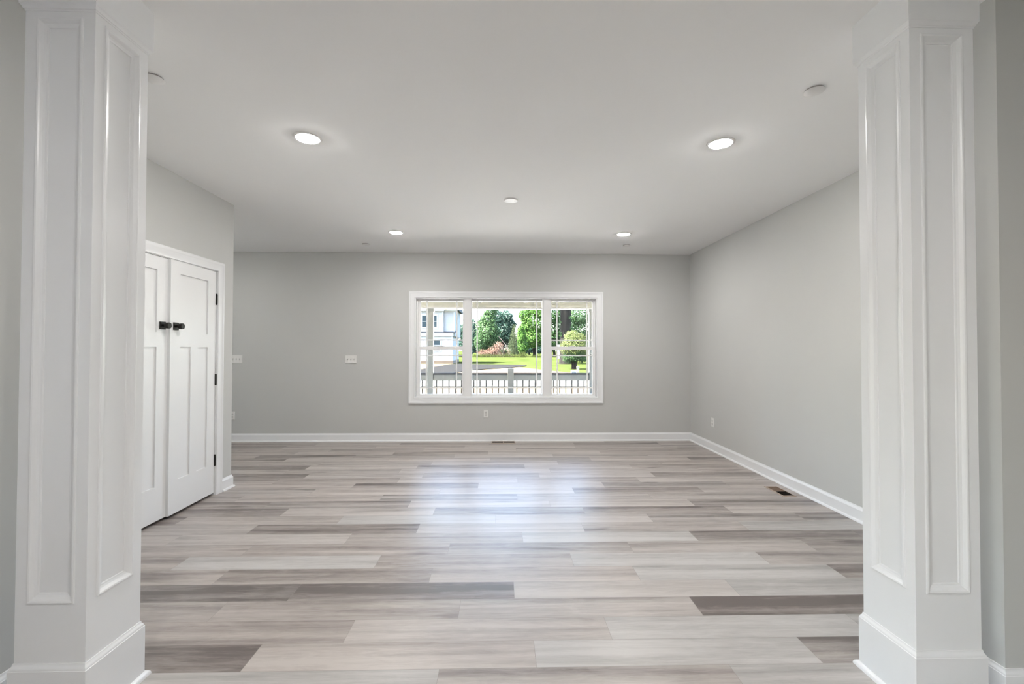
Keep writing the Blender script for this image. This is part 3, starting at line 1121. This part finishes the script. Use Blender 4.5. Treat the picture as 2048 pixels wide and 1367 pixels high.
def porch_post(x, label, z1=2.085):
    t = thing('porch_post', label, 'post', (x, PY, -0.04), group='square porch posts')
    m = MB()
    m.box(-0.053, 0.053, -0.053, 0.053, 0, z1 + 0.04)
    m.build('post_sleeve', PORCHW, t, bevel=0.004)
    m = MB()
    m.sweep([(-0.053, -0.053, 0), (0.053, -0.053, 0), (0.053, 0.053, 0), (-0.053, 0.053, 0)], [(0, 0), (0.014, 0), (0.014, 0.07), (0.002, 0.09), (0, 0.09)], (0, 0, 1), True)
    m.build('post_base', PORCHW, t)
    if z1 > 2:
        m = MB()
        m.sweep([(-0.053, -0.053, 0), (0.053, -0.053, 0), (0.053, 0.053, 0), (-0.053, 0.053, 0)], [(0, z1 - 0.02), (0.012, z1 - 0.02), (0.012, z1 + 0.04), (0, z1 + 0.04)], (0, 0, 1), True)
        m.build('post_collar', PORCHW, t)
    else:
        m = MB()
        h = z1 + 0.04
        m.box(-0.056, 0.056, -0.056, 0.056, h, h + 0.012)
        m.add([(-.056, -.056, h + .012), (.056, -.056, h + .012), (.056, .056, h + .012), (-.056, .056, h + .012), (0, 0, h + .03)],
              [(0, 1, 4), (1, 2, 4), (2, 3, 4), (3, 0, 4)])
        m.build('post_cap', PORCHW, t)
    return t


porch_post(-1.303, 'tall white porch post seen through the left window pane')
porch_post(1.690, 'tall white porch post at the right edge of the window')
porch_post(0.180, 'short white porch rail post in the middle of the window', 0.965)


def railing(x0, x1, label, bal):
    t = thing('porch_railing', label, 'railing', ((x0 + x1) / 2, PY, 0.0), group='porch railing sections')
    cx = (x0 + x1) / 2
    m = MB()
    m.box(x0 - cx, x1 - cx, -0.022, 0.022, 0.762, 0.866)
    m.build('top_rail', PORCHW, t)
    m = MB()
    m.box(x0 - cx, x1 - cx, -0.034, 0.034, 0.866, 0.898)
    m.build('rail_cap', BLACKR, t, bevel=0.004)
    m = MB()
    m.box(x0 - cx, x1 - cx, -0.022, 0.022, 0.05, 0.13)
    m.build('bottom_rail', PORCHW, t)
    for x in bal:
        m = MB()
        m.tube((x - cx, 0, 0.13), (x - cx, 0, 0.762), 0.0095, n=10, cap=False)
        m.build('baluster', BLACKR, t, smooth=True)
    return t


railing(-1.247, 0.124, 'porch railing between the tall left post and the short middle post', [-1.190 + 0.1145 * k for k in range(12)])
railing(0.236, 1.634, 'porch railing between the short middle post and the right post', [0.293 + 0.1139 * k for k in range(12)])
railing(-2.75, -1.359, 'porch railing to the left of the tall left post', [-1.452 - 0.1145 * k for k in range(11)])
railing(1.746, 2.90, 'porch railing to the right of the right post', [1.80 + 0.1145 * k for k in range(9)])

# ------------------------------------------------------------------ the neighbouring house
t = thing('neighbour_house', 'two storey white house with lap siding across the road, at left', 'house', (-10.0, 60.2, G))
ox, oy, oz = -10.0, 60.2, G


def hb(mb, x0, x1, y0, y1, z0, z1):
    mb.box(x0 - ox, x1 - ox, y0 - oy, y1 - oy, z0 - oz, z1 - oz)


m = MB()
hb(m, -17.4, -6.40, 60.2, 69, -0.21, 3.50)
hb(m, -17.4, -7.63, 60.25, 69, 3.50, 6.75)
hb(m, -7.63, -6.15, 60.55, 69, 3.0, 6.75)
m.build('siding_wall', SIDING, t)
m = MB()
hb(m, -17.5, -6.35, 60.16, 69.05, -0.8, -0.21)
m.build('foundation', FOUND, t)
m = MB()
for (a, b, y, z0, z1) in ((-6.58, -6.38, 60.17, -0.2, 3.3), (-7.78, -7.61, 60.2, 3.55, 6.4), (-6.32, -6.13, 60.5, 3.6, 6.4)):
    hb(m, a, b, y, y + 0.12, z0, z1)
hb(m, -17.5, -6.3, 60.05, 60.5, 3.02, 3.46)
hb(m, -17.5, -7.5, 59.9, 60.4, 6.32, 6.62)
hb(m, -7.6, -6.0, 60.3, 60.8, 6.32, 6.62)
m.build('corner_and_fascia_trim', HTRIM, t)
m = MB()
m.add([(x - ox, y - oy, z - oz) for x, y, z in ((-17.6, 60.0, 3.46), (-5.95, 60.0, 3.46), (-5.95, 61.5, 3.72), (-17.6, 61.5, 3.72), (-17.6, 60.0, 3.56), (-5.95, 60.0, 3.56), (-5.95, 61.5, 3.82), (-17.6, 61.5, 3.82))],
      [(3, 2, 1, 0), (4, 5, 6, 7), (0, 1, 5, 4), (1, 2, 6, 5), (2, 3, 7, 6), (3, 0, 4, 7)])
m.build('skirt_roof', HROOF, t)
m = MB()
m.add([(x - ox, y - oy, z - oz) for x, y, z in ((-17.9, 59.7, 6.62), (-5.8, 59.7, 6.62), (-5.8, 69.4, 6.62), (-17.9, 69.4, 6.62), (-17.9, 64.6, 9.6), (-5.8, 64.6, 9.6))],
      [(0, 1, 5, 4), (2, 3, 4, 5), (1, 2, 5), (3, 0, 4), (3, 2, 1, 0)])
m.build('roof', HROOF, t)


def hwin(x0, x1, z0, z1, y, bars_x, bars_z):
    f = MB()
    for a, b, c_, d in ((x0 - 0.14, x0, z0 - 0.16, z1 + 0.16), (x1, x1 + 0.14, z0 - 0.16, z1 + 0.16), (x0, x1, z0 - 0.16, z0), (x0, x1, z1, z1 + 0.16)):
        hb(f, a, b, y - 0.05, y + 0.05, c_, d)
    for x in bars_x:
        hb(f, x - 0.05, x + 0.05, y - 0.03, y + 0.05, z0, z1)
    for z in bars_z:
        hb(f, x0, x1, y - 0.02, y + 0.05, z - 0.035, z + 0.035)
    fo = f.build('window_frame', HTRIM, t)
    p = MB()
    hb(p, x0, x1, y - 0.01, y + 0.03, z0, z1)
    p.build('pane', HGLASS, fo)


hwin(-10.42, -8.50, 4.20, 5.74, 60.22, (-9.46,), (4.98,))
hwin(-8.87, -8.04, 1.16, 2.44, 60.18, (), (1.82,))
hwin(-14.5, -13.0, 4.20, 5.74, 60.22, (), (4.98,))

# ------------------------------------------------------------------ trees
tree('dark blue green tree at the far left of the window view', (-9.0, 131, G),
     [(0, 0, 6.2, 2.7, 2.5, 3.2), (-1.3, 0.3, 3.6, 2.4, 2, 2.2), (1.3, -0.4, 4.0, 1.9, 2, 2.4), (0.2, 0, 9.0, 1.7, 1.6, 1.7), (-2.6, 0, 7.2, 1.6, 1.5, 1.8)], 10920, 0.347, LF_BLUE, 0.28, 2.0, 3)
tree('bright green tree beyond the lawn, left of centre in the window', (-3.3, 119, G),
     [(-0.1, -0.5, 6.0, 2.9, 2.6, 3.4), (-1.6, 0, 4.0, 2.1, 2, 2.6), (1.3, 0, 5.0, 1.9, 2, 3.0), (-0.2, 0, 9.6, 2.1, 2, 2.2), (-1.6, 0.2, 8.2, 1.7, 1.5, 1.8), (0.6, 0, 12.0, 1.8, 1.6, 1.6)], 14560, 0.336, LF_MID, 0.30, 2.0, 4)
tree('tall dark green tree beyond the lawn, behind the cone shaped conifer', (0.6, 127, G),
     [(0, 0, 7.0, 3.0, 2.5, 3.6), (-1.6, 0, 10.6, 2.4, 2, 2.2), (0.8, 0, 10.8, 1.9, 2, 2.0), (2.0, 0, 8.6, 1.7, 1.6, 1.8), (-1.8, 0, 4.2, 2.2, 2, 2.6), (1.6, 0.4, 4.6, 2.2, 2, 2.6)], 14560, 0.347, LF_BLUE, 0.32, 2.0, 5)
# conifer: drooping needle tiers
t = thing('conifer_tree', 'cone shaped conifer beyond the lawn, right of the brown brush pile', 'tree', (3.2, 113.5, G), group='trees beyond the lawn')
trunk('trunk', [((0, 0, -0.1), 0.2), ((0, 0, 4), 0.12), ((0, 0, 8.2), 0.02)], BARK, t)
tiers = []
for k in range(13):
    z = 0.9 + k * 0.56
    r = 1.85 * (1 - (z - 0.6) / 7.9) + 0.16
    for q in range(6):
        a = q * 1.047 + k * 0.5
        tiers.append((math.cos(a) * r * 0.55, math.sin(a) * r * 0.55, z, r * 0.62, r * 0.62, 0.42))
leaves('needles', tiers, 13520, 0.19, LF_CON, t, 21, shell=0.3, droop=True)
tree('large bright green tree filling the right part of the middle window', (8.9, 122, G),
     [(0, 0, 9.5, 3.6, 3.0, 4.0), (-2.2, 0, 7.0, 1.9, 2.0, 2.6), (-2.3, -0.6, 4.4, 2.3, 2, 2.2), (-2.6, 0, 11.4, 1.8, 2, 2.4), (1.6, -0.4, 5.0, 2.6, 2.2, 2.4), (-0.6, -1.0, 4.6, 2.4, 2.0, 2.4), (1.4, 0, 13, 3, 3, 3), (-3.4, -0.4, 6.2, 1.3, 1.3, 1.6)],
     23400, 0.325, LF_LIGHT, 0.42, 3.0, 6)
tree('pale green small tree beside the cone shaped conifer', (5.0, 110, G),
     [(0, 0, 4.6, 1.1, 1.1, 2.0), (-0.2, 0, 6.6, 0.8, 0.8, 1.2), (0.3, 0, 2.6, 1.2, 1.1, 1.4)], 4940, 0.258, LF_LIGHT, 0.14, 1.2, 7)
tree('dark green tree behind the thick trunk, left of it', (12.9, 110, G),
     [(0, 0, 6.6, 2.7, 2.2, 3.2), (0, 0, 10.5, 3.0, 2.4, 3.0), (-1.0, 0, 3.6, 2.0, 2, 2.4), (1.4, 0, 4.2, 1.9, 2, 2.6)], 14560, 0.308, LF_DARK, 0.36, 1.6, 8)
tree('dark green tree behind the thick trunk, right of it', (19.4, 113, G),
     [(0, 0, 6.6, 2.9, 2.2, 3.2), (0, 0, 10.5, 3.2, 2.4, 3.0), (-1.6, 0, 3.4, 2.2, 2, 2.4), (1.6, 0, 3.8, 2.2, 2, 2.6)], 14560, 0.308, LF_MID, 0.36, 1.6, 9)
tree('dark green tree at the far right of the window view', (27.0, 122, G),
     [(0, 0, 6.4, 3.2, 2.2, 3.4), (0, 0, 10.5, 3.2, 2.4, 3.0), (-1.6, 0, 3.4, 2.2, 2, 2.6), (1.6, 0, 3.8, 2.2, 2, 2.6)], 10920, 0.336, LF_DARK, 0.36, 1.6, 10)
for i, (x, lab) in enumerate(((-23, 'hazy tree far behind the white house'), (-6.8, 'hazy low tree behind the bright green tree'), (9.8, 'hazy low tree behind the conifer'), (27, 'hazy tall tree behind the dark trees at right'))):
    top = 5.2 if i in (1, 2) else 8.0
    tree(lab, (x, 158, G), [(0, 0, top * 0.55, 4.6, 2, top * 0.45), (-3.6, 0, top * 0.45, 3.0, 2, top * 0.36), (3.6, 0, top * 0.45, 3.2, 2, top * 0.36)], 8320, 0.448, LF_BLUE, 0.3, 1.5, 30 + i)

# the thick old trunk and its hanging leaves
t = thing('old_tree', 'thick grey brown tree trunk behind the small round tree', 'tree', (8.53, 60, G))
trunk('trunk', [((0, 0, -0.1), 0.98), ((0, 0, 0.7), 0.80), ((0.0, 0, 3.5), 0.735), ((0.02, 0, 6.4), 0.72), ((0.0, 0, 9.5), 0.70)], BARK2, t, 28)
br = MB()
br.tube((0.1, 0, 8.4), (3.0, 0.6, 11.5), 0.32, 0.12, 10)
br.tube((-0.1, 0, 8.6), (-2.6, 0.4, 11.8), 0.30, 0.12, 10)
br.tube((0, 0, 9.4), (0.3, 0, 13), 0.45, 0.15, 10)
br.build('branch', BARK2, t, smooth=True)
leaves('crown', [(0, 0, 12.4, 4.2, 3.4, 2.6), (2.6, 0, 11.0, 2.6, 2.4, 2.0), (-3.0, 0, 11.0, 2.6, 2.4, 2.0)], 10920, 0.235, LF_LIGHT, t, 41)
leaves('vine', [(0.55, -0.5, 5.6, 0.5, 0.3, 1.2), (0.75, -0.3, 4.2, 0.3, 0.3, 0.9), (-0.7, -0.3, 5.0, 0.25, 0.3, 1.4)], 260, 0.24, LF_MID, t, 42)

# small round tree on the lawn, several dark stems
t = thing('round_tree', 'small round yellow green tree on the lawn, in the right window', 'tree', (7.10, 44.0, G))
for (dx, dy, r) in ((0, 0, 0.12), (-0.16, 0.05, 0.085), (0.15, -0.04, 0.09), (0.06, 0.12, 0.08), (-0.07, -0.1, 0.08)):
    trunk('stem', [((dx, dy, -0.05), r * 1.3), ((dx * 1.1, dy, 0.5), r), ((dx * 2.2, dy * 2, 1.3), r * 0.8), ((dx * 5, dy * 5, 2.3), r * 0.4)], BARK, t, 8)
leaves('crown', [(0, 0, 2.25, 1.20, 1.15, 0.95), (-0.2, 0, 3.05, 0.75, 0.75, 0.65), (0.55, 0.1, 2.9, 0.6, 0.6, 0.55), (-0.75, 0, 2.1, 0.6, 0.6, 0.7), (0.75, 0, 1.9, 0.62, 0.7, 0.75)], 13520, 0.095, LF_YEL, t, 51)
leaves('low_foliage', [(0.1, 0, 1.25, 1.15, 1.0, 0.60), (0.7, 0, 1.1, 0.6, 0.6, 0.55), (-0.6, 0, 1.1, 0.55, 0.5, 0.55)], 6760, 0.084, LF_DARK, t, 52, shell=0.2)

# pile of brown brush at the end of the lawn
t = thing('brush_pile', 'heap of brown cut branches at the end of the lawn', 'brush pile', (-1.55, 108, G))
rg = random.Random(5)
br = MB()
for k in range(90):
    x = rg.uniform(-3.8, 3.4)
    hh = 1.1 + 2.6 * math.exp(-((x - 1.1) / 1.9) ** 2) * rg.uniform(0.5, 1.1)
    y = rg.uniform(-0.8, 0.8)
    dx = rg.uniform(-1.4, -0.2)
    br.tube((x - dx, y, 0.0), (x + dx * 0.6, y + rg.uniform(-.4, .4), hh), 0.03, 0.012, 5, False)
br.tube((3.2, -0.6, 2.2), (0.9, -0.9, 5.0), 0.10, 0.04, 6)
br.tube((2.6, -0.6, 1.2), (0.2, -0.9, 3.6), 0.09, 0.04, 6)
br.build('branch', noisy(mat('cut_branch', (0.45, 0.33, 0.26), 0.9), (0.10, 0.07, 0.052), (0.19, 0.14, 0.11), 2), t)
leaves('dead_leaves', [(-2.4, 0, 0.9, 1.9, 0.8, 1.0), (-0.6, 0, 1.2, 1.5, 0.8, 1.2), (0.7, 0, 1.6, 1.4, 0.8, 1.7), (2.2, 0, 1.1, 1.4, 0.8, 1.2), (1.2, 0, 2.6, 0.9, 0.7, 1.2)], 7000, 0.146, LF_DEAD, t, 61, shell=0.2)
leaves('mixed_green_twigs', [(2.4, -0.4, 1.4, 1.2, 0.6, 1.2)], 240, 0.26, LF_CON, t, 62, shell=0.2)

# uncut weeds along the end of the lawn, nobody could count them
we = leaves('tall_weeds', [(-9, 0, 0.25, 3, 0.6, 0.5), (-4, 0, 0.25, 4, 0.6, 0.55), (1.5, 0, 0.28, 3.5, 0.6, 0.6), (5.0, -0.5, 0.55, 1.2, 0.5, 0.9), (9.5, 0, 0.2, 3.5, 0.6, 0.4), (16, 0, 0.2, 4, 0.6, 0.5)], 9360, 0.235, LF_WEED, None, 71, shell=0.1, droop=True)
we.location = (0, 105.4, G)
tag(we, 'strip of tall uncut weeds along the end of the lawn', 'weeds', kind='stuff')

# utility boxes at the roadside
t = thing('utility_pedestal', 'narrow tan and green utility pedestal standing on the lawn', 'utility pedestal', (5.66, 33.4, G))
m = MB()
m.box(-0.085, 0.085, -0.085, 0.085, 0, 0.62)
m.build('body', mat('tan_pedestal', (0.13, 0.12, 0.08), 0.6), t, bevel=0.01)
m = MB()
m.sweep([(-0.085, -0.085, 0), (0.085, -0.085, 0), (0.085, 0.085, 0), (-0.085, 0.085, 0)], [(0, 0.56), (0.012, 0.56), (0.012, 0.66), (-0.06, 0.70), (-0.06, 0.56)], (0, 0, 1), True)
m.box(-0.09, 0.09, -0.09, 0.09, 0.64, 0.672)
m.build('cap', mat('green_pedestal_cap', (0.07, 0.08, 0.05), 0.6), t)
t = thing('meter_box', 'low white box with a dark front beside the utility pedestal', 'utility box', (5.30, 33.2, G))
m = MB()
m.box(-0.19, 0.19, -0.14, 0.14, 0, 0.40)
m.build('housing', HTRIM, t, bevel=0.015)
m = MB()
m.box(-0.14, 0.14, -0.150, -0.139, 0.06, 0.33)
m.build('front_panel', mat('dark_box_front', (0.05, 0.055, 0.06), 0.4), t)

# white shed glimpsed under the trees
t = thing('garden_shed', 'white shed glimpsed behind the small round tree', 'shed', (13.6, 95, G))
m = MB()
m.box(-1.6, 2.4, 0, 3, 0, 2.0)
m.build('wall', SIDING, t)
m = MB()
m.add([(-1.8, -0.2, 2.0), (2.6, -0.2, 2.0), (2.6, 3.2, 2.0), (-1.8, 3.2, 2.0), (-1.8, 1.5, 2.9), (2.6, 1.5, 2.9)], [(0, 1, 5, 4), (2, 3, 4, 5), (1, 2, 5), (3, 0, 4), (3, 2, 1, 0)])
m.build('roof', HROOF, t)
